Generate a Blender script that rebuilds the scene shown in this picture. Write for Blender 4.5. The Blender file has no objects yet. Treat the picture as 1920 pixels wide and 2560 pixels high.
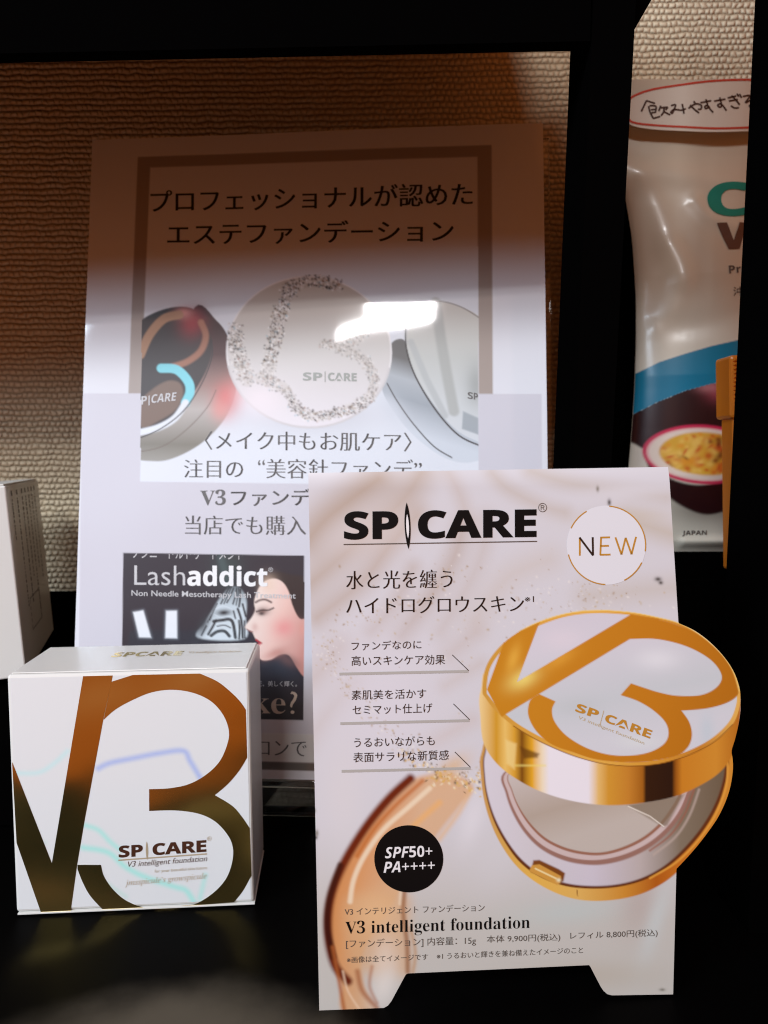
import bpy, bmesh, math, random
import numpy as np
from mathutils import Matrix, Vector

random.seed(7); rng = np.random.default_rng(7)
sc = bpy.context.scene
COL = sc.collection

# ------------------------------------------------------------------ camera
cam_d = bpy.data.cameras.new('camera'); cam = bpy.data.objects.new('camera', cam_d); COL.objects.link(cam)
cam_d.sensor_fit = 'HORIZONTAL'; cam_d.sensor_width = 36; cam_d.lens = 36.47
cam_d.clip_start = 0.01; cam_d.clip_end = 50
PITCH, ROLL = 0.0716, -0.0075
cp, sp_ = math.cos(PITCH), math.sin(PITCH); cr, sr = math.cos(ROLL), math.sin(ROLL)
fwd = Vector((0, cp, -sp_)); up0 = Vector((0, sp_, cp)); rt0 = Vector((1, 0, 0))
rt = cr*rt0 + sr*up0; up = -sr*rt0 + cr*up0
M = Matrix((rt, up, -fwd)).transposed().to_4x4(); M.translation = (0, 0, 0.161)
cam.matrix_world = M
cam_d.dof.use_dof = True; cam_d.dof.focus_distance = 0.25; cam_d.dof.aperture_fstop = 26
sc.camera = cam
sc.render.resolution_x, sc.render.resolution_y = 768, 1024

# ------------------------------------------------------------------ light
w = bpy.data.worlds.new('World'); sc.world = w; w.use_nodes = True
bg = w.node_tree.nodes['Background']
bg.inputs[0].default_value = (1.0, 0.29, 0.075, 1); bg.inputs[1].default_value = 0.29

def area(name, loc, target, sx, sy, energy, color, roll=0):
    d = bpy.data.lights.new(name, 'AREA'); d.shape = 'RECTANGLE'; d.size = sx; d.size_y = sy
    d.energy = energy; d.color = color
    o = bpy.data.objects.new(name, d); COL.objects.link(o)
    q = (Vector(target) - Vector(loc)).to_track_quat('-Z', 'Y')
    o.matrix_world = Matrix.Translation(loc) @ q.to_matrix().to_4x4() @ Matrix.Rotation(roll, 4, 'Z')
    return o
TGT = (0.0, 0.33, 0.15)
area('ceiling_panel', (-1.36, -0.89, 0.98), TGT, 0.8, 0.7, 34, (0.79, 0.96, 1.14))
area('pouch_fill', (-0.58, -1.25, 1.34), (0.12, .4, .2), 0.5, 0.25, 15, (0.92, 0.94, 0.96))  # added fill with no visible source, aimed between the posts to brighten the pouch
area('tube_lamp', (-0.262, -1.42, 1.150), (0.004, 0.355, 0.227), 0.28, 0.032, 4.6, (1.0, 0.99, 1.0), 0.20)
area('tube_lamp', (-0.205, -1.40, 1.195), (0.004, 0.355, 0.227), 0.17, 0.03, 3.2, (1.0, 0.99, 1.0), 0.16)  # added shorter strip beside the tube, tapers its reflection in the poster

vs = sc.view_settings; vs.view_transform = 'Standard'; vs.look = 'None'; vs.exposure = 0; vs.gamma = 1
sc.cycles.max_bounces = 8; sc.cycles.diffuse_bounces = 2; sc.cycles.use_denoising = True; sc.cycles.filter_width = 1.1

# ------------------------------------------------------------------ helpers
def lin(c):
    c = np.asarray(c, float)/255.0
    return np.where(c <= .04045, c/12.92, ((c+.055)/1.055)**2.4)
def pc(*c):                       # print colour read off the lit photograph -> albedo
    return np.minimum(lin(c)*1.02, .86)

def princ(name, color=(.8, .8, .8), rough=.5, metal=0, coat=0, coat_rough=.05, spec=.5, attr=None, bump=None, trans=0, ior=1.5):
    m = bpy.data.materials.new(name); m.use_nodes = True
    nt = m.node_tree; p = nt.nodes['Principled BSDF']
    p.inputs['Base Color'].default_value = (*color, 1); p.inputs['Roughness'].default_value = rough
    p.inputs['Metallic'].default_value = metal; p.inputs['Coat Weight'].default_value = coat
    p.inputs['Coat Roughness'].default_value = coat_rough; p.inputs['Specular IOR Level'].default_value = spec
    p.inputs['Transmission Weight'].default_value = trans; p.inputs['IOR'].default_value = ior
    if attr:
        a = nt.nodes.new('ShaderNodeAttribute'); a.attribute_name = attr
        nt.links.new(a.outputs['Color'], p.inputs['Base Color'])
    if bump:
        sc_, st, dist = bump
        tc = nt.nodes.new('ShaderNodeTexCoord'); n = nt.nodes.new('ShaderNodeTexNoise'); b = nt.nodes.new('ShaderNodeBump')
        n.inputs['Scale'].default_value = sc_; n.inputs['Detail'].default_value = 1
        b.inputs['Strength'].default_value = st; b.inputs['Distance'].default_value = dist
        nt.links.new(tc.outputs['Object'], n.inputs['Vector']); nt.links.new(n.outputs[0], b.inputs['Height'])
        nt.links.new(b.outputs[0], p.inputs['Normal'])
    return m

def meshobj(name, verts, faces, mat, parent=None, smooth=False):
    me = bpy.data.meshes.new(name)
    me.from_pydata([tuple(v) for v in verts], [], [tuple(f) for f in faces]); me.update()
    if mat: me.materials.append(mat)
    if smooth: me.polygons.foreach_set('use_smooth', [True]*len(me.polygons))
    o = bpy.data.objects.new(name, me); COL.objects.link(o)
    if parent: o.parent = parent
    return o
def tag(o, label=None, cat=None, group=None, kind=None):
    if label: o['label'] = label
    if cat: o['category'] = cat
    if group: o['group'] = group
    if kind: o['kind'] = kind
    return o
def thing(name, label, cat, mat4):
    o = bpy.data.objects.new(name, None); COL.objects.link(o); o.empty_display_size = .02
    o.matrix_world = mat4; return tag(o, label, cat)
def pose(loc, yaw=0, lean=0, tilt=0):
    ux = Vector((math.cos(yaw), math.sin(yaw), 0)); back = Vector((-math.sin(yaw), math.cos(yaw), 0))
    uz = math.cos(lean)*Vector((0, 0, 1)) + math.sin(lean)*back
    a = math.cos(tilt)*ux + math.sin(tilt)*uz; b = -math.sin(tilt)*ux + math.cos(tilt)*uz
    y = b.cross(a)
    m = Matrix((a, y, b)).transposed().to_4x4(); m.translation = loc
    return m
def boxobj(name, lo, hi, mat, parent=None, bevel=0.0, seg=2):
    bm = bmesh.new(); bmesh.ops.create_cube(bm, size=1)
    lo = Vector(lo); hi = Vector(hi)
    for v in bm.verts:
        v.co = Vector([lo[i] + (v.co[i]+.5)*(hi[i]-lo[i]) for i in range(3)])
    if bevel: bmesh.ops.bevel(bm, geom=bm.edges[:], offset=bevel, segments=seg, profile=.5, affect='EDGES')
    me = bpy.data.meshes.new(name); bm.to_mesh(me); bm.free()
    me.materials.append(mat)
    o = bpy.data.objects.new(name, me); COL.objects.link(o)
    if parent: o.parent = parent
    return o
def smooth(pts, closed=False, n=6):
    p = np.asarray(pts, float); N = len(p); out = []
    rngi = range(N) if closed else range(N-1)
    for i in rngi:
        if closed: a, b, c, d = p[(i-1) % N], p[i], p[(i+1) % N], p[(i+2) % N]
        else: a, b, c, d = p[max(i-1, 0)], p[i], p[i+1], p[min(i+2, N-1)]
        for k in range(n):
            t = k/n
            out.append(.5*((2*b)+(c-a)*t+(2*a-5*b+4*c-d)*t*t+(3*b-a-3*c+d)*t**3))
    if not closed: out.append(p[-1])
    return np.array(out)
def homog(src, dst):
    A = []; B = []
    for (x, y), (u, v) in zip(src, dst):
        A += [[x, y, 1, 0, 0, 0, -u*x, -u*y], [0, 0, 0, x, y, 1, -v*x, -v*y]]; B += [u, v]
    h = np.linalg.solve(np.array(A, float), np.array(B, float))
    return np.append(h, 1).reshape(3, 3)
def hmap(Hm, P):
    P = np.asarray(P, float); q = np.c_[P, np.ones(len(P))] @ Hm.T
    return q[:, :2]/q[:, 2:]
def zoomed(pts, ox, oy, s):        # traced on an enlarged crop -> design units
    p = np.asarray(pts, float); return p/s + np.array([ox, oy])
def inside(P, poly):
    x, y = P[:, 0], P[:, 1]; c = np.zeros(len(P), bool); n = len(poly)
    for i in range(n):
        x1, y1 = poly[i]; x2, y2 = poly[i-1]
        if y1 == y2: continue
        c ^= ((y1 > y) != (y2 > y)) & (x < (x2-x1)*(y-y1)/(y2-y1)+x1)
    return c
def segdist(P, pts, closed=False):
    d = np.full(len(P), 1e9); near = np.zeros((len(P), 2)); n = len(pts)
    for i in range(n if closed else n-1):
        a = np.asarray(pts[i], float); b = np.asarray(pts[(i+1) % n], float); ab = b-a; L = max((ab**2).sum(), 1e-9)
        t = np.clip(((P-a)@ab)/L, 0, 1); q = a+t[:, None]*ab; e = ((P-q)**2).sum(1)
        m = e < d; d[m] = e[m]; near[m] = q[m]
    return np.sqrt(d), near

class Canvas:
    """colour of every vertex of a printed sheet, painted in design units"""
    def __init__(s, P, base): s.P = P; s.c = np.tile(np.asarray(base, float), (len(P), 1))
    def _sub(s, pts, pad):
        lo = np.min(pts, 0)-pad; hi = np.max(pts, 0)+pad
        return np.where(((s.P >= lo) & (s.P <= hi)).all(1))[0]
    def _mix(s, i, a, col):
        c = col(s.P[i]) if callable(col) else np.asarray(col, float)
        s.c[i] = s.c[i]*(1-a[:, None]) + c*a[:, None]
    def poly(s, pts, col, soft=2., alpha=1., clip=None):
        i = s._sub(pts, soft*2)
        if not len(i): return
        d, _ = segdist(s.P[i], pts, True); d = np.where(inside(s.P[i], pts), -d, d)
        a = np.clip(.5-d/(2*soft), 0, 1); a = a*a*(3-2*a)*alpha
        if clip is not None: a = a*inside(s.P[i], clip)
        s._mix(i, a, col)
    def stroke(s, pts, width, col, soft=2., alpha=1., clip=None):
        pts = np.asarray(pts, float); i = s._sub(pts, width+soft*2)
        if not len(i): return
        d, _ = segdist(s.P[i], pts); a = np.clip(.5-(d-width/2)/(2*soft), 0, 1); a = a*a*(3-2*a)*alpha
        if clip is not None: a = a*inside(s.P[i], clip)
        s._mix(i, a, col)
    def blob(s, x, y, rx, ry, col, alpha=1., rot=0., clip=None):
        i = s._sub(np.array([[x, y]]), max(rx, ry)*2.6); q = s.P[i]-[x, y]
        c, n = math.cos(rot), math.sin(rot); X = (q[:, 0]*c+q[:, 1]*n)/rx; Y = (-q[:, 0]*n+q[:, 1]*c)/ry
        a = np.exp(-(X*X+Y*Y)*1.2)*alpha
        if clip is not None: a = a*inside(s.P[i], clip)
        s._mix(i, a, col)
def ramp(axis, stops):
    xs = [t for t, _ in stops]; cs = np.array([pc(*c) for _, c in stops])
    def f(P):
        t = P@np.asarray(axis, float)
        return np.stack([np.interp(t, xs, cs[:, k]) for k in range(3)], 1)
    return f

class Sheet:
    """a printed face: design units <-> millimetres on the face <-> local metres of its thing"""
    def __init__(s, quad, W, H, root, bow=None):
        s.W, s.H, s.root = W, H, root
        s.h = homog(quad, [(0, 0), (W, 0), (W, H), (0, H)]); s.hi = np.linalg.inv(s.h); s.bow = bow
    def loc(s, uv, eps):
        uv = np.asarray(uv, float); y = np.zeros(len(uv)) if s.bow is None else s.bow(uv[:, 0], uv[:, 1])
        return np.c_[(uv[:, 0]-s.W/2)/1000, y/1000-eps, (s.H-uv[:, 1])/1000]
    def px(s, P, eps): return s.loc(hmap(s.h, P), eps)
    def grid(s, name, mat, paint, step, eps, base, box=None, outline=None):
        u0, v0, u1, v1 = box or (0, 0, s.W, s.H)
        nu, nv = int(round((u1-u0)/step)), int(round((v1-v0)/step))
        U, V = np.meshgrid(np.linspace(u0, u1, nu+1), np.linspace(v0, v1, nv+1)); uv = np.c_[U.ravel(), V.ravel()]
        idx = np.arange((nu+1)*(nv+1)).reshape(nv+1, nu+1)
        F = np.stack([idx[:-1, :-1], idx[1:, :-1], idx[1:, 1:], idx[:-1, 1:]], -1).reshape(-1, 4)
        if outline is not None:
            ins = inside(uv, outline); keep = ins[F].any(1); F = F[keep]
            out = np.unique(F[~ins[F]]); _, near = segdist(uv[out], outline, True); uv[out] = near
        used = np.unique(F); rem = np.full(len(uv), -1); rem[used] = np.arange(len(used)); F = rem[F]; uv = uv[used]
        cv = Canvas(hmap(s.hi, uv), base); paint(cv)
        me = bpy.data.meshes.new(name); L = s.loc(uv, eps)
        me.vertices.add(len(L)); me.vertices.foreach_set('co', L.ravel().astype(np.float32))
        me.loops.add(F.size); me.loops.foreach_set('vertex_index', F.ravel().astype(np.int32))
        me.polygons.add(len(F)); me.polygons.foreach_set('loop_start', np.arange(0, F.size, 4, dtype=np.int32))
        me.polygons.foreach_set('loop_total', np.full(len(F), 4, np.int32)); me.update(calc_edges=True)
        at = me.color_attributes.new('Col', 'FLOAT_COLOR', 'POINT')
        at.data.foreach_set('color', np.c_[np.clip(cv.c, .002, .9), np.ones(len(L))].ravel().astype(np.float32))
        me.polygons.foreach_set('use_smooth', [True]*len(F)); me.materials.append(mat)
        o = bpy.data.objects.new(name, me); COL.objects.link(o); o.parent = s.root
        return o
    def shape(s, name, polys, mat, eps):
        V = []; F = []
        for p in polys:
            k = len(V); V += list(s.px(p, eps)); F.append(list(range(k, k+len(p)))[::-1] if area2(p) < 0 else list(range(k, k+len(p))))
        return meshobj(name, V, F, mat, s.root)
    def line(s, pts, wd):
        pts = np.asarray(pts, float); out = []; V = []; 
        d = np.gradient(pts, axis=0); n = np.c_[-d[:, 1], d[:, 0]]; n /= np.linalg.norm(n, axis=1)[:, None]+1e-9
        return np.r_[pts+n*wd/2, (pts-n*wd/2)[::-1]]
    def strokes(s, name, lines, wd, mat, eps):
        V = []; F = []
        for pts in lines:
            pts = np.asarray(pts, float); n = len(pts)
            q = s.line(pts, wd); L = s.px(q, eps); k = len(V); V += list(L)
            for i in range(n-1): F.append((k+i, k+i+1, k+2*n-2-i, k+2*n-1-i))
        return meshobj(name, V, F, mat, s.root)
    def text(s, txt, xl, yl, xr, yr, h, mat, eps, off=0., nib=0., shear=0., upx=0., top=None, name='lettering'):
        v, f = text_geo(txt, off, nib, shear)
        lo = v.min(0); hi = v.max(0); t = (v-lo)/(hi-lo)
        P = np.c_[xl+(xr-xl)*t[:, 0]+upx*t[:, 1], yl+(yr-yl)*t[:, 0]-h*t[:, 1]]
        if top is not None: P[:, 1] = np.maximum(P[:, 1], top)
        return meshobj(name, s.px(P, eps), f, mat, s.root)
def area2(p):
    p = np.asarray(p); return (p[:, 0]*np.roll(p[:, 1], -1)-np.roll(p[:, 0], -1)*p[:, 1]).sum()
_tc = {}
def text_geo(txt, off, nib, shear):
    key = (txt, off, nib, shear)
    if key not in _tc:
        cu = bpy.data.curves.new('t', 'FONT'); cu.body = txt; cu.dimensions = '2D'; cu.fill_mode = 'BOTH'
        cu.resolution_u = 3; cu.offset = off; cu.shear = shear
        ob = bpy.data.objects.new('t', cu); COL.objects.link(ob); bpy.context.view_layer.update()
        me = bpy.data.meshes.new_from_object(ob.evaluated_get(bpy.context.evaluated_depsgraph_get()))
        v = np.array([x.co[:2] for x in me.vertices]); f = [tuple(p.vertices) for p in me.polygons]
        bpy.data.objects.remove(ob); bpy.data.curves.remove(cu); bpy.data.meshes.remove(me)
        if nib:                                   # a broad nib: uprights thicker than level strokes
            n = len(v); f = f+[tuple(i+n for i in q) for q in f]+[tuple(i+2*n for i in q) for q in f]
            v = np.r_[v-[nib/2, 0], v, v+[nib/2, 0]]
        _tc[key] = (v, f)
    return _tc[key]
def alpha(s, U, L, D):
    return ''.join(chr(U+ord(c)-65) if 'A' <= c <= 'Z' else chr(L+ord(c)-97) if 'a' <= c <= 'z' else chr(D+int(c)) if c.isdigit() and D else c for c in s)
serif = lambda s: alpha(s, 0x1D400, 0x1D41A, 0x1D7CE)
bold = lambda s: alpha(s, 0x1D5D4, 0x1D5EE, 0x1D7EC)
boldit = lambda s: alpha(s, 0x1D63C, 0x1D656, 0x1D7EC)
serifit = lambda s: alpha(s, 0x1D434, 0x1D44E, 0)
MIN = dict(off=-.014, nib=.040)                   # brush-serif look for the Japanese lines

# ------------------------------------------------------------------ materials
BLACK = princ('black_lacquered_wood', (.0010, .0009, .0009), .8, spec=0, bump=(60, .08, .001))
def grey_patch(m, cx, cy):  # brownish-grey oval with a noisy soft edge, mixed into the black base colour
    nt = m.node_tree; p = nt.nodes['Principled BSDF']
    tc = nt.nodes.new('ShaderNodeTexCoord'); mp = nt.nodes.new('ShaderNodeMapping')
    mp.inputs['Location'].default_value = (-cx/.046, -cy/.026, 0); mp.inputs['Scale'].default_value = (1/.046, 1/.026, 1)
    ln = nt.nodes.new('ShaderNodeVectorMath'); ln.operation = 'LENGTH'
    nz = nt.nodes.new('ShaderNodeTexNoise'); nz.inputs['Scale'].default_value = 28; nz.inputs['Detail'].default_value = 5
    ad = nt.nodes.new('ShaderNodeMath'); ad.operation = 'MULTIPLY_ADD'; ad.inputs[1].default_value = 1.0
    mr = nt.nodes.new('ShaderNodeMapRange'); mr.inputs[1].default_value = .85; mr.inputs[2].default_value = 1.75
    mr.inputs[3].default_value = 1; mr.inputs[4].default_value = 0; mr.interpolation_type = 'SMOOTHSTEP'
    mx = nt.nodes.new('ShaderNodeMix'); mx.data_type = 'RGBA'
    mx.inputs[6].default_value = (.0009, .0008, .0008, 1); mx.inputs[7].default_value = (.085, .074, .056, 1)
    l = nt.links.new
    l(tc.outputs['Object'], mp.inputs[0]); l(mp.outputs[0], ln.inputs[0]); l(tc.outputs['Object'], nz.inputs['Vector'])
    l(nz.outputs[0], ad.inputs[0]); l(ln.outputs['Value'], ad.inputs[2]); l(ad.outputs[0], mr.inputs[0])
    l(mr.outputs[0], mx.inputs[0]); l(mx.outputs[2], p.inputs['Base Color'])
FLOOR = princ('black_shelf_top', (.0010, .0009, .0009), .5, spec=.015); grey_patch(FLOOR, -.060, .203)
PRINT = princ('glossy_print', rough=.4, coat=.5, coat_rough=.12, attr='Col')
LAMI = princ('laminated_print', rough=.45, coat=1, coat_rough=.05, attr='Col')
BOXP = princ('pearl_carton_print', rough=.38, coat=.6, coat_rough=.1, attr='Col')
FILM = princ('pouch_film', rough=.33, coat=.3, coat_rough=.15, attr='Col')
CARDW = princ('white_card', (.78, .77, .75), .55)
CARTON = princ('white_carton', (.74, .74, .70), .42, coat=.3, coat_rough=.15)
GOLD = princ('gold_foil', (.95, .74, .24), .2, metal=1, bump=(16, 1.0, .012))
FOILD = princ('bronze_foil', (.20, .08, .045), .22, metal=.7)
FOILP = princ('pale_gold_foil', (.62, .50, .33), .3, metal=.35)
INK = princ('black_ink', (.004, .0035, .0035), .45, spec=.15)
INKL = princ('black_ink_laminated', (.018, .016, .016), .45, coat=1, coat_rough=.05)
INKG = princ('grey_ink_laminated', (.10, .10, .10), .45, coat=1, coat_rough=.05)
BROWN = princ('brown_ink', (.032, .015, .009), .45, spec=.2)
GREY = princ('grey_ink', (.09, .072, .06), .45, coat=.5, coat_rough=.12)
BAR = princ('warm_grey_ink', (.42, .41, .38), .45, coat=.5, coat_rough=.12)
WHITE = princ('white_ink', (.80, .80, .80), .45, coat=.5, coat_rough=.12)
PALE = princ('pale_ink_laminated', (.55, .55, .56), .45, coat=1, coat_rough=.05)
PALEG = princ('pale_green_ink_laminated', (.33, .36, .33), .45, coat=1, coat_rough=.05)
PALEB = princ('beige_ink_laminated', (.55, .45, .36), .45, coat=1, coat_rough=.05)
OCHRE = princ('ochre_ink', (.50, .24, .03), .4, coat=.5, coat_rough=.12)
OCHREP = princ('pale_ochre_ink', (.55, .45, .28), .4, coat=.5, coat_rough=.12)
TEAL = princ('teal_ink', (.0, .26, .20), .4); COCOA = princ('cocoa_ink', (.13, .06, .04), .4); GREYP = princ('grey_brown_ink', (.10, .08, .07), .5)
RED = princ('red_marker', (.62, .06, .03), .5); PEN = princ('brown_marker', (.06, .022, .012), .5)
PAPER = princ('label_paper', (.78, .76, .68), .55)
ACRYL = princ('clear_acrylic', (1, 1, 1), .02, trans=1, ior=1.49)
ORANGE = princ('orange_embossed_leather', (.80, .24, .02), .28, coat=.4)

def weave():
    m = bpy.data.materials.new('woven_wallpaper'); m.use_nodes = True; nt = m.node_tree; p = nt.nodes['Principled BSDF']
    p.inputs['Roughness'].default_value = .6; p.inputs['Specular IOR Level'].default_value = .35
    N = nt.nodes.new; l = nt.links.new
    tc = N('ShaderNodeTexCoord'); nz = N('ShaderNodeTexNoise'); nz.inputs['Scale'].default_value = 130; nz.inputs['Detail'].default_value = 2
    sb = N('ShaderNodeVectorMath'); sb.operation = 'SUBTRACT'; sb.inputs[1].default_value = (.5, .5, .5)
    ma = N('ShaderNodeVectorMath'); ma.operation = 'MULTIPLY_ADD'; ma.inputs[1].default_value = (.0050, .0, .0028)
    l(tc.outputs['Object'], nz.inputs['Vector']); l(nz.outputs['Color'], sb.inputs[0]); l(sb.outputs[0], ma.inputs[0]); l(tc.outputs['Object'], ma.inputs[2])
    sx = N('ShaderNodeSeparateXYZ'); l(ma.outputs[0], sx.inputs[0])
    def mth(op, a, b=None):
        n = N('ShaderNodeMath'); n.operation = op
        for i, v in enumerate((a, b)):
            if v is None: continue
            if isinstance(v, (int, float)): n.inputs[i].default_value = v
            else: l(v, n.inputs[i])
        return n.outputs[0]
    row = mth('MULTIPLY', sx.outputs[2], 2*math.pi/.0034); colm = mth('MULTIPLY', sx.outputs[0], math.pi/.0036)
    par = mth('MULTIPLY', mth('FLOOR', mth('DIVIDE', sx.outputs[2], .0034)), math.pi/2)
    r = mth('ABSOLUTE', mth('SINE', mth('MULTIPLY', row, .5)))
    c = mth('ABSOLUTE', mth('SINE', mth('ADD', colm, par)))
    hgt = mth('MULTIPLY', mth('POWER', r, .7), mth('ADD', mth('MULTIPLY', mth('POWER', c, .6), .7), .3))
    n2 = N('ShaderNodeTexNoise'); n2.inputs['Scale'].default_value = 420; n2.inputs['Detail'].default_value = 3; l(tc.outputs['Object'], n2.inputs['Vector'])
    n3 = N('ShaderNodeTexNoise'); n3.inputs['Scale'].default_value = 90; n3.inputs['Detail'].default_value = 2; l(tc.outputs['Object'], n3.inputs['Vector'])
    tot = mth('ADD', mth('MULTIPLY', hgt, mth('ADD', n3.outputs[0], .45)), mth('MULTIPLY', n2.outputs[0], .25))
    b = N('ShaderNodeBump'); b.inputs['Strength'].default_value = 1; b.inputs['Distance'].default_value = .0015
    l(tot, b.inputs['Height']); l(b.outputs[0], p.inputs['Normal'])
    mx = N('ShaderNodeMix'); mx.data_type = 'RGBA'; mx.inputs[6].default_value = (.46, .34, .20, 1); mx.inputs[7].default_value = (.74, .62, .43, 1)
    l(tot, mx.inputs[0]); l(mx.outputs[2], p.inputs['Base Color'])
    return m
WALL = weave()

# ------------------------------------------------------------------ setting
tag(boxobj('back_wall', (-.6, .47, -.1), (.6, .48, .8), WALL), kind='structure')
tag(boxobj('shelf_floor', (-.45, .15, -.02), (.45, .468, 0), FLOOR, bevel=.0006), kind='structure')

def prism(name, pts, y0, y1, mat, parent):
    n = len(pts); V = [(x, y0, z) for x, z in pts]+[(x, y1, z) for x, z in pts]
    F = [list(range(n)), list(range(2*n-1, n-1, -1))]+[(i, i+n, (i+1) % n+n, (i+1) % n) for i in range(n)]
    return meshobj(name, V, F, mat, parent)
sh = thing('shelf_frame', 'black wooden shelf frame of upright posts and boards around the goods', 'shelf', Matrix.Identity(4))
boxobj('upper_board', (-.95, .2565, .410), (.0650, .468, .428), BLACK, sh, .0008)
prism('front_rail', [(-.95, .2752), (.0648, .2885), (.0655, .45), (-.95, .45)], .2502, .256, BLACK, sh)
boxobj('base_block', (.088, .315, .0005), (.45, .467, .1100), BLACK, sh, .0008)
boxobj('back_panel', (.112, .445, .1105), (.20, .455, .318), BLACK, sh, .0005)
sl = lambda x, z0, k, z: x+(z-z0)*k
prism('post', [(sl(.0653, .289, .033, .0005), .0005), (sl(.0786, .297, .04, .0005), .0005), (sl(.0786, .297, .04, .6), .6), (sl(.0653, .289, .033, .6), .6)], .25, .28, BLACK, sh)
prism('post', [(sl(.1294, .325, .026, .0005), .0005), (sl(.180, .3, .026, .0005), .0005), (sl(.180, .3, .026, .6), .6), (sl(.1294, .325, .026, .6), .6)], .25, .28, BLACK, sh)
prism('brace', [(.0792, .293), (.0990, .327), (.0990, .36), (.0792, .36)], .255, .272, BLACK, sh)

riser = thing('display_riser', 'low black display block under the tall white carton', 'riser', Matrix.Translation((-.215, .385, 0)))
boxobj('block', (-.085, -.055, .0005), (.052, .06, .0600), BLACK, riser, .0008)
bb = thing('black_box', 'small black box standing against the woven wall beside the white carton', 'box', Matrix.Translation((-.19, .445, 0)))
boxobj('body', (-.03, .002, .0005), (.0075, .022, .072), BLACK, bb, .0006)
boxobj('lid', (-.031, .001, .0722), (.0085, .023, .081), BLACK, bb, .0006)

# ------------------------------------------------------------------ poster in its acrylic stand
PW, PH = 210., 292.5
PM = pose((-.0347, .3277, .0215), -.0731, .1485)
st = thing('acrylic_stand', 'clear acrylic easel stand holding the tall laminated poster', 'stand', pose((-.0347, .3277, .0005), -.0731, .1485))
boxobj('back_plate', (-.1065, .0035, .003), (.1085, .0062, .310), ACRYL, st, .0003)
boxobj('lip', (-.1065, -.0015, .0165), (.1085, .0033, .0195), ACRYL, st, .0003)
boxobj('rear_strut', (-.02, .0064, .004), (.02, .06, .007), ACRYL, st, .0003)
po = thing('poster', 'tall laminated white and lavender poster with three round compacts and Japanese text', 'poster', PM)
bowf = lambda u, v: -1.0*np.sin(np.pi*np.clip(v/PH, 0, 1)) + .25*np.sin(u/33+v/70) + .05*np.sin(u/8.5+v/25) + .05*np.sin(v/8+u/30) + .02*np.maximum(u-195, 0)
POS = Sheet([(234, 350), (1357.6, 306.7), (1376, 1962), (188, 1975)], PW, PH, po, bowf)
boxobj('paper_core', (-PW/2000, .0022, 0), (PW/2000, .0030, PH/1000), CARDW, po)

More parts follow.
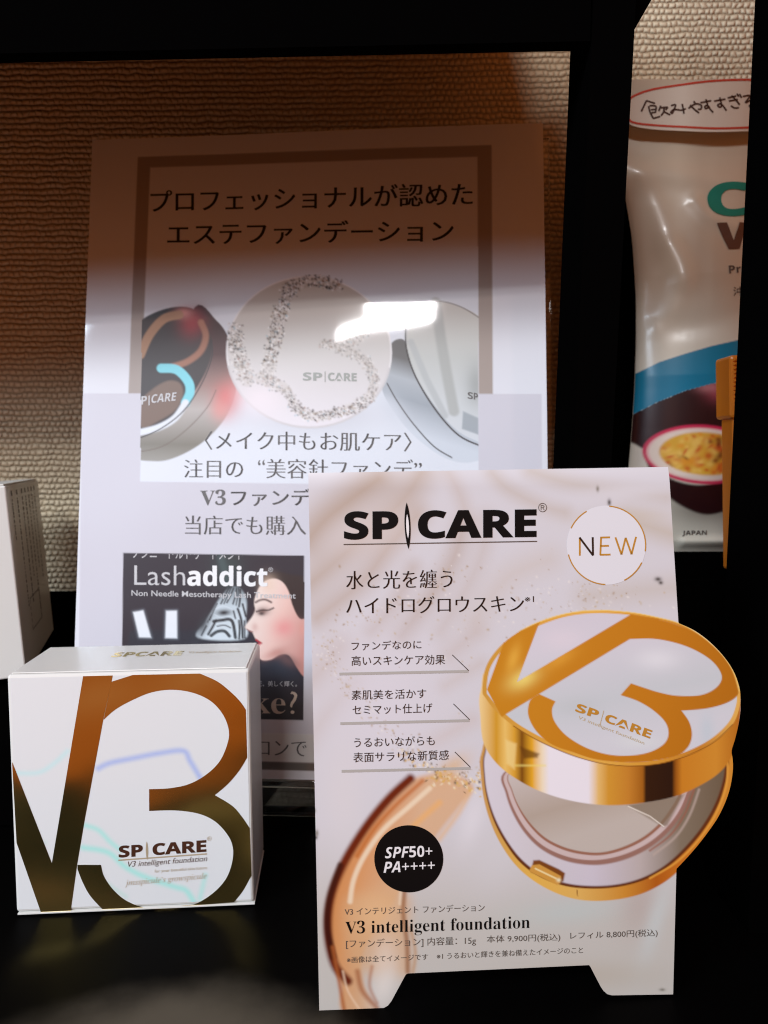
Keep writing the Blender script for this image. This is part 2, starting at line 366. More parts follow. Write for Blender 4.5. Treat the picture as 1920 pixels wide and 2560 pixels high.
ZC = lambda p: zoomed(p, 330, 680, 1.8033)
ZA = lambda p: zoomed(p, 300, 1380, 3.318)
IMG = np.array([(364, 640), (1199, 640), (1199.5, 1222), (362, 1225)])
AD = np.array([(319.6, 1407.7), (772, 1404.7), (770, 1819.4), (316, 1822)])
def paint_poster(c):
    wht = pc(214, 216, 222); lav = pc(200, 199, 207); tau = pc(158, 146, 138)
    c.poly([(350, 393.5), (1232, 363.4), (1238, 1942), (300, 1950)], tau, 2)
    c.poly([(382, 421), (1197, 393.5), (1203, 1922), (330, 1927)], wht, 2)
    c.poly([(213, 1003), (1353, 989), (1358, 1852), (207, 1856)], lav, 1.5)
    c.poly([(375, 640), (1199, 620), (1199.5, 1222), (361, 1226)], pc(216, 221, 228), 1.5)
    # left compact: dark lid, red and grey side
    side = smooth(ZC([(300, 180), (400, 240), (455, 320), (480, 430), (490, 560), (440, 690), (340, 800), (220, 870), (120, 890), (0, 860), (0, 700), (200, 500)]), True)
    c.poly(side, ramp((0, 1), [(790, (40, 18, 16)), (900, (70, 26, 26)), (980, (150, 120, 112)), (1040, (178, 172, 166)), (1130, (120, 116, 104)), (1175, (150, 148, 140))]), 2, clip=IMG)
    c.blob(*ZC([(450, 600)])[0], 34, 42, pc(214, 90, 86), .9, clip=IMG); c.blob(*ZC([(420, 650)])[0], 26, 30, pc(222, 140, 130), .7, clip=IMG)
    c.blob(*ZC([(500, 560)])[0], 30, 60, pc(214, 120, 116), .5, .3, clip=IMG)
    c.stroke(smooth(ZC([(40, 850), (160, 820), (270, 740), (360, 640), (400, 560)])), 2.5, pc(104, 88, 76), 1.5, .8, clip=IMG)
    lid = smooth(ZC([(40, 260), (120, 205), (220, 178), (300, 190), (352, 245), (378, 330), (372, 420), (330, 520), (250, 640), (150, 722), (40, 775), (-60, 700), (-60, 400)]), True)
    c.poly(lid, pc(30, 17, 16), 2, clip=IMG)
    c.blob(*ZC([(290, 250)])[0], 34, 40, pc(150, 22, 34), .95, .3, clip=IMG); c.blob(*ZC([(250, 205)])[0], 24, 16, pc(226, 150, 140), .7, clip=IMG)
    c.poly(smooth(ZC([(60, 620), (110, 560), (180, 520), (235, 530), (250, 580), (220, 650), (150, 700), (60, 735)]), True), pc(112, 88, 72), 4, clip=IMG)
    c.stroke(smooth(ZC([(55, 400), (95, 310), (160, 235), (230, 215)])), 22, pc(172, 128, 92), 3, .9, clip=IMG)
    c.stroke(smooth(ZC([(330, 250), (352, 310), (330, 380), (270, 430), (200, 455)])), 16, pc(168, 112, 84), 4, .85, clip=IMG)
    c.stroke(smooth(ZC([(150, 462), (220, 468), (272, 520), (282, 570), (262, 620)])), 23, pc(120, 208, 220), 2.5, clip=IMG)
    c.stroke(smooth(ZC([(262, 620), (215, 690), (140, 735), (50, 760)])), 17, pc(220, 226, 232), 3, clip=IMG)
    c.stroke(smooth(ZC([(378, 330), (380, 410), (335, 530), (255, 655), (150, 740), (40, 790)])), 3, pc(26, 18, 18), 1.3, clip=IMG)
    # right compact: silver
    c.poly(smooth(ZC([(1178, 345), (1235, 318), (1262, 380), (1300, 480), (1390, 625), (1490, 735), (1590, 790), (1590, 850), (1490, 872), (1380, 830), (1250, 720), (1150, 570), (1150, 480)]), True),
           ramp((-.3, 1), [(500, (58, 58, 56)), (600, (92, 94, 94)), (650, (170, 178, 184)), (700, (150, 160, 168)), (780, (202, 210, 218))]), 2, clip=IMG)
    c.blob(*ZC([(1185, 640)])[0], 28, 60, pc(205, 212, 220), .8, -.5, clip=IMG)
    rd = smooth(ZC([(1250, 340), (1258, 240), (1300, 168), (1390, 145), (1490, 170), (1580, 225), (1640, 400), (1640, 800), (1560, 772), (1470, 725), (1380, 625), (1290, 480)]), True)
    c.poly(rd, ramp((0, 1), [(760, (206, 204, 196)), (900, (190, 194, 190)), (1110, (206, 212, 216))]), 2, clip=IMG)
    c.stroke(smooth(ZC([(1380, 150), (1400, 300), (1430, 480), (1460, 640)])), 26, pc(164, 168, 164), 5, .8, clip=IMG)
    c.stroke(ZC([(1270, 330), (1340, 500), (1420, 660)]), 16, pc(172, 178, 178), 4, .7, clip=IMG)
    c.poly(ZC([(1500, 640), (1568, 670), (1568, 745), (1495, 720)]), pc(150, 160, 166), 3, .9, clip=IMG)
    c.blob(*ZC([(1560, 520)])[0], 30, 60, pc(150, 156, 154), .8, clip=IMG)
    c.stroke(smooth(ZC([(1247, 250), (1250, 360), (1292, 490), (1382, 640), (1482, 750), (1590, 800)])), 4, pc(36, 38, 40), 1.3, clip=IMG)
    c.stroke(smooth(ZC([(1165, 520), (1210, 600), (1280, 700), (1370, 800), (1450, 850)])), 3, pc(40, 42, 44), 1.3, clip=IMG)
    c.stroke(smooth(ZC([(1258, 238), (1300, 166), (1390, 143), (1490, 168), (1580, 222)])), 3, pc(110, 100, 90), 1.5, .8, clip=IMG)
    # centre compact: pearl lid with a glitter emblem
    th = np.linspace(0, 2*np.pi, 60, endpoint=False)
    disc = np.c_[782+204*np.cos(th), 891+191*np.sin(th)]
    c.blob(790, 1050, 190, 50, pc(190, 190, 196), .6, clip=IMG)
    c.poly(disc, ramp((0, 1), [(700, (196, 186, 172)), (880, (204, 202, 198)), (1080, (226, 222, 226))]), 2)
    c.stroke(np.r_[disc, disc[:1]], 4, pc(232, 230, 230), 2, .9)
    c.stroke(disc[2:29], 5, pc(176, 172, 172), 3, .6)
    c.blob(*ZC([(600, 600)])[0], 60, 50, pc(236, 226, 230), .7)
    gl = [smooth(ZC([(485, 285), (500, 400), (540, 510)])), smooth(ZC([(735, 85), (690, 200), (660, 330), (630, 480)])),
          smooth(ZC([(735, 85), (790, 60), (870, 52), (940, 80)])), smooth(ZC([(880, 340), (960, 350), (1030, 320), (1080, 270)])),
          smooth(ZC([(950, 360), (1060, 410), (1105, 490), (1090, 570), (1030, 625), (940, 655), (850, 675), (770, 645), (720, 560)])), ZC([(600, 500), (700, 545)])]
    wdt = [44, 40, 34, 28, 30, 36]
    pal = [pc(20, 17, 15), pc(84, 66, 50), pc(244, 242, 240), pc(170, 154, 134), pc(214, 210, 206), pc(120, 104, 96), pc(40, 34, 30), pc(236, 232, 228), pc(150, 180, 190), pc(150, 96, 70)]
    full = c; gi = c._sub(disc, 5); c = Canvas(full.P[gi], (0, 0, 0)); c.c = full.c[gi]
    for k, (p, wd) in enumerate(zip(gl, wdt)):
        L_ = np.hypot(*np.diff(p, axis=0).T).sum(); c.stroke(p, wd-8, pc(190, 182, 172), 4, .35)
        for _ in range(int(L_*wd/15)):
            i = rng.integers(len(p)-1); q = p[i]+(p[i+1]-p[i])*rng.random()+rng.uniform(-.5, .5, 2)*(wd-3)
            t = rng.integers(len(pal)); fd = 1 if k in (0, 1, 2) and q[1] < 920 else (.9 if k == 4 and q[1] > 1010 else .55)
            if t > 7 and rng.random() < .7: t = 4
            c.blob(q[0], q[1], rng.uniform(1.6, 3.4), rng.uniform(1.6, 3.4), pal[t], fd*rng.uniform(.6, 1), rng.uniform(0, 3))
    full.c[gi] = c.c; c = full
    # advertisement picture
    c.poly(AD, pc(27, 22, 36), 1.2)
    cl = dict(clip=AD)
    c.blob(*ZA([(930, 200)])[0], 40, 50, pc(40, 62, 60), .7, **cl); c.blob(*ZA([(1420, 1000)])[0], 60, 50, pc(20, 34, 52), .9, **cl)
    for q in ([(150, 590), (235, 572), (300, 800), (200, 800)], [(425, 572), (515, 568), (517, 800), (418, 800)]):
        c.poly(ZA(q), pc(150, 160, 172), 9, .7, **cl); c.poly(ZA(q), pc(226, 230, 234), 2.5, **cl)
    zeb = smooth(ZA([(855, 480), (900, 420), (960, 360), (1040, 370), (1090, 460), (1085, 620), (1070, 790), (690, 790), (750, 660), (810, 560)]), True)
    c.poly(zeb, ramp((0, 1), [(1490, (120, 132, 138)), (1540, (196, 208, 214)), (1610, (206, 216, 222))]), 4, **cl)
    c.poly(smooth(ZA([(850, 110), (900, 100), (960, 330), (920, 340), (870, 200)]), True), pc(70, 92, 92), 8, .5, **cl)
    c.blob(*ZA([(735, 690)])[0], 14, 40, pc(40, 50, 58), .8, .5, **cl)
    for p, wd in (([(880, 500), (930, 400), (960, 350)], 4), ([(930, 490), (960, 430), (985, 370)], 4), ([(980, 500), (1000, 430), (1010, 370)], 4), ([(1030, 520), (1040, 440), (1040, 380)], 5),
                  ([(1020, 540), (1050, 640), (1060, 780)], 6), ([(1060, 500), (1085, 600)], 5), ([(820, 650), (880, 640), (970, 640), (1000, 780)], 8), ([(775, 760), (810, 700), (840, 640)], 6),
                  ([(800, 770), (850, 735), (910, 730), (950, 770)], 8), ([(760, 690), (720, 770)], 4), ([(985, 560), (1000, 620)], 4), ([(800, 600), (770, 660)], 3), ([(905, 500), (945, 410), (970, 355)], 3), ([(1005, 510), (1020, 430), (1025, 370)], 3), ([(1075, 640), (1078, 780)], 4), ([(850, 500), (820, 560), (790, 640)], 3), ([(1030, 640), (1035, 720), (1030, 790)], 5), ([(850, 690), (910, 680), (960, 700)], 3)):
        c.stroke(smooth(ZA(p)), wd, pc(22, 28, 36), 1.6, .95, **cl)
    c.blob(*ZA([(905, 575)])[0], 20, 9, pc(14, 18, 26), 1, -.1, **cl); c.stroke(smooth(ZA([(830, 595), (880, 610), (960, 600)])), 2, pc(210, 220, 224), 1.2, .7, **cl)
    c.stroke(smooth(ZA([(840, 545), (900, 520), (975, 545)])), 2.5, pc(206, 216, 222), 1.5, .8, **cl)
    hair = smooth(ZA([(1230, 290), (1330, 225), (1450, 240), (1600, 300), (1600, 640), (1510, 620), (1430, 500), (1380, 360)]), True)
    c.poly(hair, pc(36, 22, 22), 5, **cl)
    face = smooth(ZA([(1250, 300), (1200, 350), (1165, 430), (1155, 490), (1162, 545), (1140, 600), (1085, 678), (1088, 706), (1135, 728), (1150, 755), (1168, 790), (1205, 815), (1170, 850), (1178, 905), (1215, 962), (1290, 958), (1370, 915), (1440, 920), (1500, 1010), (1560, 1090), (1640, 1120), (1640, 640), (1530, 610), (1470, 500), (1440, 390), (1390, 310), (1320, 280)]), True)
    c.poly(face,
           ramp((1, .35), [(1190, (234, 216, 206)), (1262, (230, 190, 178)), (1345, (196, 136, 126))]), 2, **cl)
    c.blob(*ZA([(1400, 690)])[0], 30, 26, pc(226, 140, 138), .75, -.3, **cl); c.blob(*ZA([(1270, 330)])[0], 22, 26, pc(226, 196, 172), .6, **cl)
    c.blob(*ZA([(1430, 960)])[0], 30, 16, pc(96, 66, 66), .8, .5, **cl); c.blob(*ZA([(1330, 900)])[0], 34, 12, pc(188, 120, 108), .6, -.4, **cl)
    c.blob(*ZA([(1545, 700)])[0], 9, 18, pc(214, 150, 138), .8, **cl)
    c.stroke(smooth(ZA([(1168, 482), (1205, 462), (1250, 458), (1295, 478)])), 5, pc(70, 40, 36), 2, .9, **cl)
    c.blob(*ZA([(1225, 555)])[0], 17, 11, pc(104, 62, 56), .85, -.1, **cl); c.stroke(smooth(ZA([(1172, 560), (1220, 545), (1270, 545), (1315, 525)])), 3.5, pc(34, 18, 20), 1.5, **cl)
    c.blob(*ZA([(1215, 575)])[0], 8, 5, pc(40, 24, 28), .9, **cl)
    c.stroke(smooth(ZA([(1092, 708), (1120, 722), (1142, 728)])), 3, pc(150, 84, 80), 1.5, .8, **cl); c.blob(*ZA([(1160, 690)])[0], 9, 12, pc(206, 160, 150), .6, **cl)
    c.stroke(smooth(ZA([(1172, 795), (1195, 812), (1212, 822)])), 5, pc(176, 36, 52), 1.6, **cl); c.stroke(smooth(ZA([(1175, 838), (1200, 832)])), 4, pc(196, 70, 80), 1.6, .9, **cl)
    c.poly(ZA([(1090, 1340), (1560, 1300), (1560, 1460), (1090, 1460)]), pc(14, 12, 16), 10, .7, **cl)
    c.poly([(330, 1856), (1203, 1852), (1203, 1923), (330, 1927)], pc(206, 206, 204), 3)
    c.poly([(300, 1928), (1238, 1924), (1238, 1944), (300, 1948)], pc(96, 92, 88), 2)
POS.grid('printed_sheet', LAMI, paint_poster, .45, 0, pc(216, 218, 224))
T = lambda *a, **k: POS.text(*a, eps=.00012, **k)
T('プロフェッショナルが認めた', 383, 538, 1186, 517, 58, INKL, off=0., nib=.028)
T('エステファンデーション', 426, 622, 1139, 610, 58, INKL, off=0., nib=.028)
T('〈メイク中もお肌ケア〉', 524, 1142, 1036, 1138, 47, INKG, **MIN)
T('注目の', 472, 1214, 620, 1212, 46, INKG, **MIN)
T('“', 657, 1180, 674, 1179, 14, INKG)
T('美容針ファンデ”', 678, 1212, 1061, 1207, 49, INKG, **MIN)
T(serif('V3'), 513, 1284, 577, 1282, 40, INKG)
T('ファンデ', 590, 1284, 788, 1279, 43, INKG, off=0., nib=.03)
T('当店でも購入', 475, 1358, 776, 1353, 48, INKG, **MIN)
T('サロンで', 606, 1912, 778, 1910, 40, INKG, **MIN)
T(bold('SP'), 768, 964, 816, 964, 21, PALEG, off=.015); T('|', 822, 967, 824, 967, 27, PALEG); T(bold('CARE'), 830, 964, 901, 964, 21, PALEG, off=.015)
T(bold('P'), 364, 1030, 378, 1028, 21, PALE); T('|', 382, 1032, 385, 1031, 25, PALE); T(bold('CARE'), 388, 1026, 450, 1019, 22, PALE, upx=3)
T(bold('S'), 1173, 1003, 1186, 1005, 17, INKG); T(bold('P'), 1188, 1005, 1198, 1007, 17, INKG)
T('ノンニードルトリートメント', 345, 1421, 620, 1419, 28, PALE, top=1408.5)
T('Lash', 348, 1489, 476, 1487, 50, PALE, off=-.004); T(bold('addict'), 481, 1488, 681, 1485, 52, WHITE, off=.012)
T('®', 683, 1448, 695, 1448, 12, PALE)
T('Non Needle Mesotherapy Lash Treatment', 341, 1521, 751, 1518, 19, PALE, off=.006)
T('花、美しく輝く。', 655, 1737, 754, 1735, 14, PALE)
T(serif('ke?'), 640, 1806, 755, 1804, 57, PALEB, off=-.008)

# ------------------------------------------------------------------ die-cut counter card
CW, CH = 105., 156.8
cd = thing('counter_card', 'die-cut white and gold counter card with an open compact overhanging its edge', 'card', pose((.0325, .2182, .0002), .045, .0455, .0085))
CAR = Sheet([(772.5, 1186.8), (1672, 1165.9), (1682.2, 2487.7), (797.4, 2529.9)], CW, CH, cd, lambda u, v: .024*np.maximum(5-v, 0)**2)
Z8 = lambda p: zoomed(p, 1100, 1450, 2.0232)
Z1 = lambda p: zoomed(p, 760, 1900, 1.659)
ZB = lambda p: zoomed(p, 760, 1150, 1.765)
over = Z8(smooth([(1206, 216), (1290, 255), (1370, 315), (1442, 392), (1492, 472), (1519, 560), (1522, 640), (1512, 720), (1494, 800), (1476, 862), (1481, 905), (1482, 960), (1470, 1040), (1448, 1112), (1412, 1190), (1370, 1255), (1312, 1332), (1252, 1402), (1195, 1462)], n=4))
outline_px = np.vstack([[(772.5, 1186.8), (1672, 1165.9)], over, [(1682.2, 2487.7)],
                        Z1([(1275, 979), (1256, 974), (1240, 960), (1228, 942), (1182, 853), (428, 888), (420, 892), (360, 1003), (345, 1022), (325, 1033)]), [(797.4, 2529.9)]])
outline = hmap(CAR.h, outline_px)
def card_panel():
    n = len(outline); f = CAR.loc(outline, -.00015); b = CAR.loc(outline, -.0008)
    F = [list(range(n)), list(range(2*n-1, n-1, -1))]+[(i, (i+1) % n, (i+1) % n+n, i+n) for i in range(n)]
    return meshobj('card_panel', list(f)+list(b), F, CARDW, cd)
card_panel()
meshobj('easel_leg', [(-.018, .0012, .10), (.018, .0012, .10), (.026, .044, .0008), (-.026, .044, .0008), (-.018, .0018, .10), (.018, .0018, .10), (.026, .0448, .0008), (-.026, .0448, .0008)],
        [(0, 1, 2, 3), (7, 6, 5, 4), (0, 4, 5, 1), (1, 5, 6, 2), (2, 6, 7, 3), (3, 7, 4, 0)], CARDW, cd)

LIDTOP = [(213, 560), (232, 440), (300, 340), (400, 262), (500, 213), (640, 170), (790, 153), (965, 163), (1110, 190), (1206, 216), (1290, 258), (1370, 318), (1442, 394), (1492, 474), (1518, 560), (1516, 640), (1480, 730), (1390, 815), (1270, 880), (1130, 925), (1000, 940), (860, 935), (720, 905), (600, 862), (480, 806), (370, 740), (280, 664), (230, 600)]
LIDIN = [(235, 560), (252, 450), (318, 352), (410, 280), (510, 228), (645, 184), (790, 168), (962, 176), (1105, 202), (1200, 228), (1280, 268), (1358, 328), (1428, 402), (1476, 480), (1501, 560), (1498, 632), (1462, 716), (1376, 798), (1258, 862), (1122, 905), (998, 920), (862, 915), (726, 886), (608, 842), (490, 786), (382, 722), (296, 648), (250, 594)]
def paint_card(c):
    P = c.P; x, y = P[:, 0], P[:, 1]
    # satin folds fanning out from the upper right
    base = pc(207, 208, 213); c.c[:] = base
    for p, wd, so, col, al in (([(20, 360), (120, 250), (330, 90)], 60, 60, (166, 142, 116), .85), ([(20, 560), (180, 420), (420, 200), (520, 60)], 50, 55, (172, 150, 126), .75), ([(60, 700), (260, 540), (380, 380), (500, 250)], 34, 45, (174, 152, 130), .75),
                               ([(300, 760), (400, 640), (480, 480)], 26, 34, (178, 160, 144), .6), ([(430, 780), (560, 600), (660, 440), (700, 300)], 30, 40, (174, 154, 136), .7), ([(600, 760), (720, 560), (790, 400), (800, 260)], 26, 36, (186, 172, 160), .5),
                               ([(640, 60), (690, 160), (720, 260)], 22, 30, (188, 172, 158), .55), ([(830, 60), (900, 130), (1040, 200), (1150, 230)], 22, 30, (184, 170, 152), .6), ([(1000, 50), (1200, 110), (1600, 160)], 26, 30, (186, 174, 156), .6), ([(1420, 260), (1640, 330)], 40, 40, (184, 172, 150), .7),
                               ([(760, 700), (900, 520), (1080, 440)], 40, 50, (196, 184, 170), .5), ([(1250, 600), (1640, 560)], 40, 50, (184, 172, 150), .5), ([(30, 980), (110, 900), (160, 830)], 40, 50, (188, 172, 160), .6), ([(20, 1250), (100, 1130), (230, 980)], 30, 45, (192, 180, 172), .6),
                               ([(640, 860), (760, 760)], 30, 40, (188, 172, 160), .5), ([(620, 1000), (780, 900)], 20, 30, (192, 178, 166), .5), ([(560, 1250), (740, 1150)], 24, 36, (196, 178, 166), .5)):
        c.stroke(smooth(ZB(p)), wd, pc(*col), so, al)
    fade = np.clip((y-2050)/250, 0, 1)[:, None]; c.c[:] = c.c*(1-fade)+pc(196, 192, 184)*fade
    for (bx_, by_, rx, ry, col, al, ro) in ((960, 1760, 140, 220, (214, 213, 220), .8, 0), (930, 1330, 120, 60, (216, 208, 204), .5, -.3), (1560, 1230, 140, 26, (214, 216, 222), .7, -.1), (1560, 1290, 130, 22, (198, 190, 176), .6, -.05),
                                          (1420, 2280, 160, 40, (190, 200, 196), .7, -.1), (1600, 2260, 60, 90, (182, 166, 158), .6, .2), (1640, 2300, 26, 120, (200, 208, 206), .7, .3), (1250, 2120, 70, 120, (208, 208, 210), .7, .4), (1180, 2050, 30, 80, (222, 222, 226), .7, .3),
                                          (1480, 2440, 180, 40, (186, 176, 160), .6, 0), (860, 2000, 60, 160, (214, 212, 214), .8, 0)):
        c.blob(bx_, by_, rx, ry, pc(*col), al, ro)
    # swirl of liquid foundation
    sw = smooth(Z1([(530, 60), (430, 90), (340, 160), (240, 290), (150, 440), (100, 590), (95, 720), (125, 850), (150, 940), (160, 1045), (300, 1045), (250, 940), (240, 820), (300, 700), (420, 520), (540, 330), (640, 200), (700, 110), (620, 60)]), True)
    c.poly(sw, ramp((1, .25), [(1290, (150, 70, 20)), (1350, (204, 126, 52)), (1440, (214, 148, 88)), (1560, (214, 176, 138))]), 9, .95)
    c.poly(smooth(Z1([(170, 600), (260, 560), (420, 560), (430, 700), (440, 880), (330, 900), (230, 880), (180, 780)]), True), pc(214, 170, 124), 26, .75)
    c.blob(*Z1([(300, 640)])[0], 60, 60, pc(228, 186, 138), .8); c.blob(*Z1([(330, 930)])[0], 34, 70, pc(222, 216, 208), .95, .25); c.blob(*Z1([(330, 820)])[0], 30, 60, pc(226, 206, 186), .7, .15)
    for p, wd, col, so, al in (([(440, 80), (350, 165), (250, 290), (160, 440), (108, 580), (98, 720), (125, 850), (180, 920)], 22, (104, 32, 6), 8, 1), ([(150, 440), (105, 580), (96, 700), (120, 820)], 15, (58, 14, 2), 6, .95),
                               ([(520, 120), (430, 200), (330, 290), (250, 400), (205, 500), (190, 590)], 12, (242, 220, 190), 5, .85), ([(560, 180), (470, 260), (380, 350)], 14, (232, 178, 112), 8, .8),
                               ([(490, 90), (380, 190), (290, 290), (220, 400)], 10, (186, 100, 36), 7, .8), ([(560, 330), (640, 220), (690, 130)], 10, (226, 180, 120), 10, .7), ([(118, 780), (140, 900), (165, 1040)], 9, (170, 92, 44), 6, .8),
                               ([(220, 880), (240, 960), (300, 1030)], 12, (160, 90, 50), 7, .7), ([(415, 545), (410, 640), (425, 760), (428, 880)], 12, (150, 96, 56), 6, .75), ([(440, 700), (460, 800), (450, 880)], 8, (190, 150, 112), 5, .7), ([(400, 540), (395, 600)], 6, (236, 216, 186), 4, .7),
                               ([(160, 880), (180, 960), (230, 1040)], 5, (238, 204, 170), 4, .7), ([(280, 860), (270, 940), (300, 1010)], 8, (172, 104, 64), 6, .6)):
        c.stroke(smooth(Z1(p)), wd, pc(*col), so, al)
    # gold splash: droplets along a loose ring
    ring = smooth(ZB([(700, 470), (420, 640), (150, 740), (110, 860), (190, 1000), (330, 1150), (470, 1280), (640, 1380), (800, 1380)]), n=10)
    for k in range(640):
        if k < 380: q = ring[rng.integers(len(ring))]+rng.normal(0, 16, 2)
        elif k < 500: q = np.array([1470, 1500])+rng.normal(0, 1, 2)*[75, 34]
        else: q = np.array([1230, 1560])+rng.normal(0, 1, 2)*[150, 90]
        r = rng.uniform(.9, 3.0); t = rng.random()
        c.blob(q[0], q[1], r, r*rng.uniform(.6, 1.6), pc(150, 118, 66) if t < .35 else (pc(230, 228, 222) if t < .6 else pc(190, 172, 136)), rng.uniform(.35, .8), rng.uniform(0, 3))
    sp2 = smooth(ZB([(440, 1300), (560, 1380), (650, 1420), (740, 1440), (800, 1400)]), n=10)
    for k in range(170):
        q = sp2[rng.integers(len(sp2))]+rng.normal(0, 13, 2); t = rng.random()
        c.blob(q[0], q[1], rng.uniform(1.5, 5), rng.uniform(1.2, 4), pc(64, 42, 12) if t < .3 else (pc(214, 176, 86) if t < .7 else pc(240, 228, 200)), .85, rng.uniform(0, 3))
    c.blob(1130, 1920, 50, 26, pc(216, 168, 84), .55, -.6)
    for q in ((1494, 1222, 4, 8, 'g'), (1523, 1256, 5, 9, 'd'), (1645, 1447, 9, 6, 'd'), (1652, 1456, 6, 5, 'd'), (787, 2028, 3, 6, 'g'), (792, 2085, 5, 9, 'g'), (790, 2096, 4, 5, 'd'), (1655, 2476, 8, 4, 'g')):
        c.blob(q[0], q[1], q[2], q[3], pc(40, 36, 32) if q[4] == 'd' else pc(120, 116, 104), .9)
    # compact, base
    gold = lambda P_: None
    bo = smooth(Z8([(207, 880), (206, 1000), (222, 1120), (258, 1240), (312, 1350), (385, 1450), (480, 1530), (600, 1592), (720, 1622), (860, 1622), (1000, 1595), (1110, 1545), (1195, 1482), (1255, 1412), (1320, 1338), (1378, 1262), (1422, 1190), (1456, 1112), (1478, 1040), (1490, 960), (1488, 860), (1300, 700), (800, 700), (300, 760)]), True)
    c.poly(bo, ramp((1, 0), [(1200, (196, 150, 84)), (1330, (226, 178, 78)), (1450, (222, 176, 92)), (1560, (206, 140, 50)), (1640, (176, 92, 22)), (1700, (196, 112, 30)), (1830, (206, 140, 50))]), 2)
    c.poly(smooth(Z8([(222, 880), (220, 1000), (236, 1110), (272, 1225), (330, 1335), (402, 1430), (495, 1500), (610, 1545), (730, 1562), (870, 1558), (1000, 1530), (1110, 1480), (1200, 1412), (1290, 1320), (1360, 1225), (1410, 1130), (1440, 1040), (1456, 960), (1450, 880), (1300, 760), (800, 720), (300, 780)]), True),
           pc(96, 46, 18), 2)
    c.poly(smooth(Z8([(228, 880), (226, 1000), (243, 1105), (280, 1215), (338, 1322), (410, 1415), (500, 1484), (614, 1530), (730, 1548), (866, 1545), (992, 1518), (1100, 1468), (1188, 1402), (1276, 1310), (1344, 1218), (1394, 1125), (1424, 1040), (1440, 960), (1434, 880), (1300, 760), (800, 720), (300, 780)]), True),
           ramp((1, 0), [(1210, (212, 210, 218)), (1340, (206, 202, 206)), (1480, (204, 198, 208)), (1600, (186, 176, 172)), (1700, (128, 116, 98)), (1820, (104, 90, 70))]), 3)
    c.poly(smooth(Z8([(318, 980), (330, 1080), (365, 1180), (425, 1280), (505, 1360), (610, 1415), (720, 1440), (830, 1440), (950, 1410), (1060, 1355), (1150, 1280), (1220, 1190), (1262, 1090), (1280, 1000), (1000, 900), (500, 900)]), True), pc(150, 112, 100), 3)
    c.poly(smooth(Z8([(330, 980), (342, 1078), (378, 1172), (436, 1266), (514, 1342), (614, 1392), (720, 1416), (828, 1414), (944, 1384), (1050, 1332), (1138, 1260), (1206, 1172), (1246, 1080), (1262, 1000), (1000, 900), (500, 900)]), True), pc(202, 184, 180), 2)
    c.poly(smooth(Z8([(346, 980), (360, 1070), (396, 1160), (452, 1246), (526, 1318), (620, 1366), (722, 1390), (826, 1392), (938, 1362), (1040, 1310), (1122, 1240), (1184, 1160), (1224, 1080), (1240, 1000), (1000, 900), (500, 900)]), True), pc(150, 104, 84), 2)
    inn = smooth(Z8([(350, 980), (364, 1066), (400, 1152), (458, 1236), (532, 1306), (624, 1352), (724, 1376), (824, 1378), (932, 1348), (1030, 1298), (1110, 1230), (1170, 1150), (1208, 1080), (1224, 1000), (1000, 900), (500, 900)]), True)
    c.poly(inn, ramp((.3, 1), [(2330, (196, 188, 182)), (2440, (176, 164, 150)), (2520, (190, 182, 172))]), 2)
    c.poly(Z8([(945, 1140), (1130, 1250), (1150, 1240), (1215, 1120), (1235, 1085)]), pc(126, 112, 92), 5, .8); c.stroke(Z8([(950, 1145), (1060, 1195), (1132, 1248)]), 3, pc(226, 220, 206), 1.3, .9)
    c.stroke(smooth(Z8([(1285, 1060), (1240, 1180), (1165, 1290), (1060, 1370)])), 5, pc(150, 96, 78), 2.5, .8); c.stroke(smooth(Z8([(1310, 1060), (1262, 1190), (1190, 1300), (1080, 1390)])), 6, pc(186, 170, 158), 3, .7)
    c.stroke(smooth(Z8([(1456, 900), (1448, 1040), (1392, 1190), (1300, 1325), (1190, 1432), (1060, 1510)])), 5, pc(226, 160, 62), 2, .9)
    c.poly(Z8([(470, 1420), (500, 1418), (600, 1465), (630, 1485), (622, 1525), (600, 1540), (455, 1480)]), pc(120, 66, 22), 3); c.poly(Z8([(462, 1445), (500, 1440), (610, 1500), (605, 1535), (590, 1545), (448, 1475)]), pc(206, 152, 66), 2); c.stroke(Z8([(480, 1462), (585, 1512)]), 4, pc(244, 218, 160), 1.5)
    c.blob(*Z8([(598, 1520)])[0], 6, 5, pc(250, 236, 200), .9)
    c.stroke(Z8([(690, 1570), (694, 1600)]), 2, pc(130, 80, 30), 1)
    # lid: band, rim, pearl top
    band = np.array([(205, 560), (203, 700), (222, 835), (300, 945), (430, 1035), (560, 1090), (700, 1125), (850, 1140), (1000, 1131), (1170, 1100), (1290, 1052), (1400, 985), (1468, 905), (1500, 800), (1522, 640), (1500, 540), (900, 400), (300, 420)])
    c.poly(smooth(Z8(band), True), ramp((1, 0), [(1201, (232, 204, 140)), (1240, (206, 152, 40)), (1262, (230, 192, 104)), (1285, (214, 160, 50)), (1304, (120, 72, 10)), (1330, (226, 168, 40)), (1355, (236, 222, 190)), (1372, (232, 230, 236)), (1470, (232, 230, 236)),
               (1495, (226, 186, 110)), (1520, (208, 150, 50)), (1570, (196, 130, 44)), (1606, (160, 96, 22)), (1614, (40, 20, 6)), (1680, (28, 12, 4)), (1690, (150, 86, 18)), (1705, (200, 128, 34)), (1790, (206, 140, 46)), (1850, (176, 104, 24))]), 2)
    c.poly(Z8([(330, 810), (385, 830), (375, 960), (335, 930)]), pc(238, 214, 140), 5, .7); c.stroke(Z8([(380, 940), (530, 940)]), 4, pc(250, 220, 120), 4, .7); c.poly(Z8([(405, 845), (500, 880), (490, 900), (420, 905)]), pc(96, 56, 8), 5, .8)
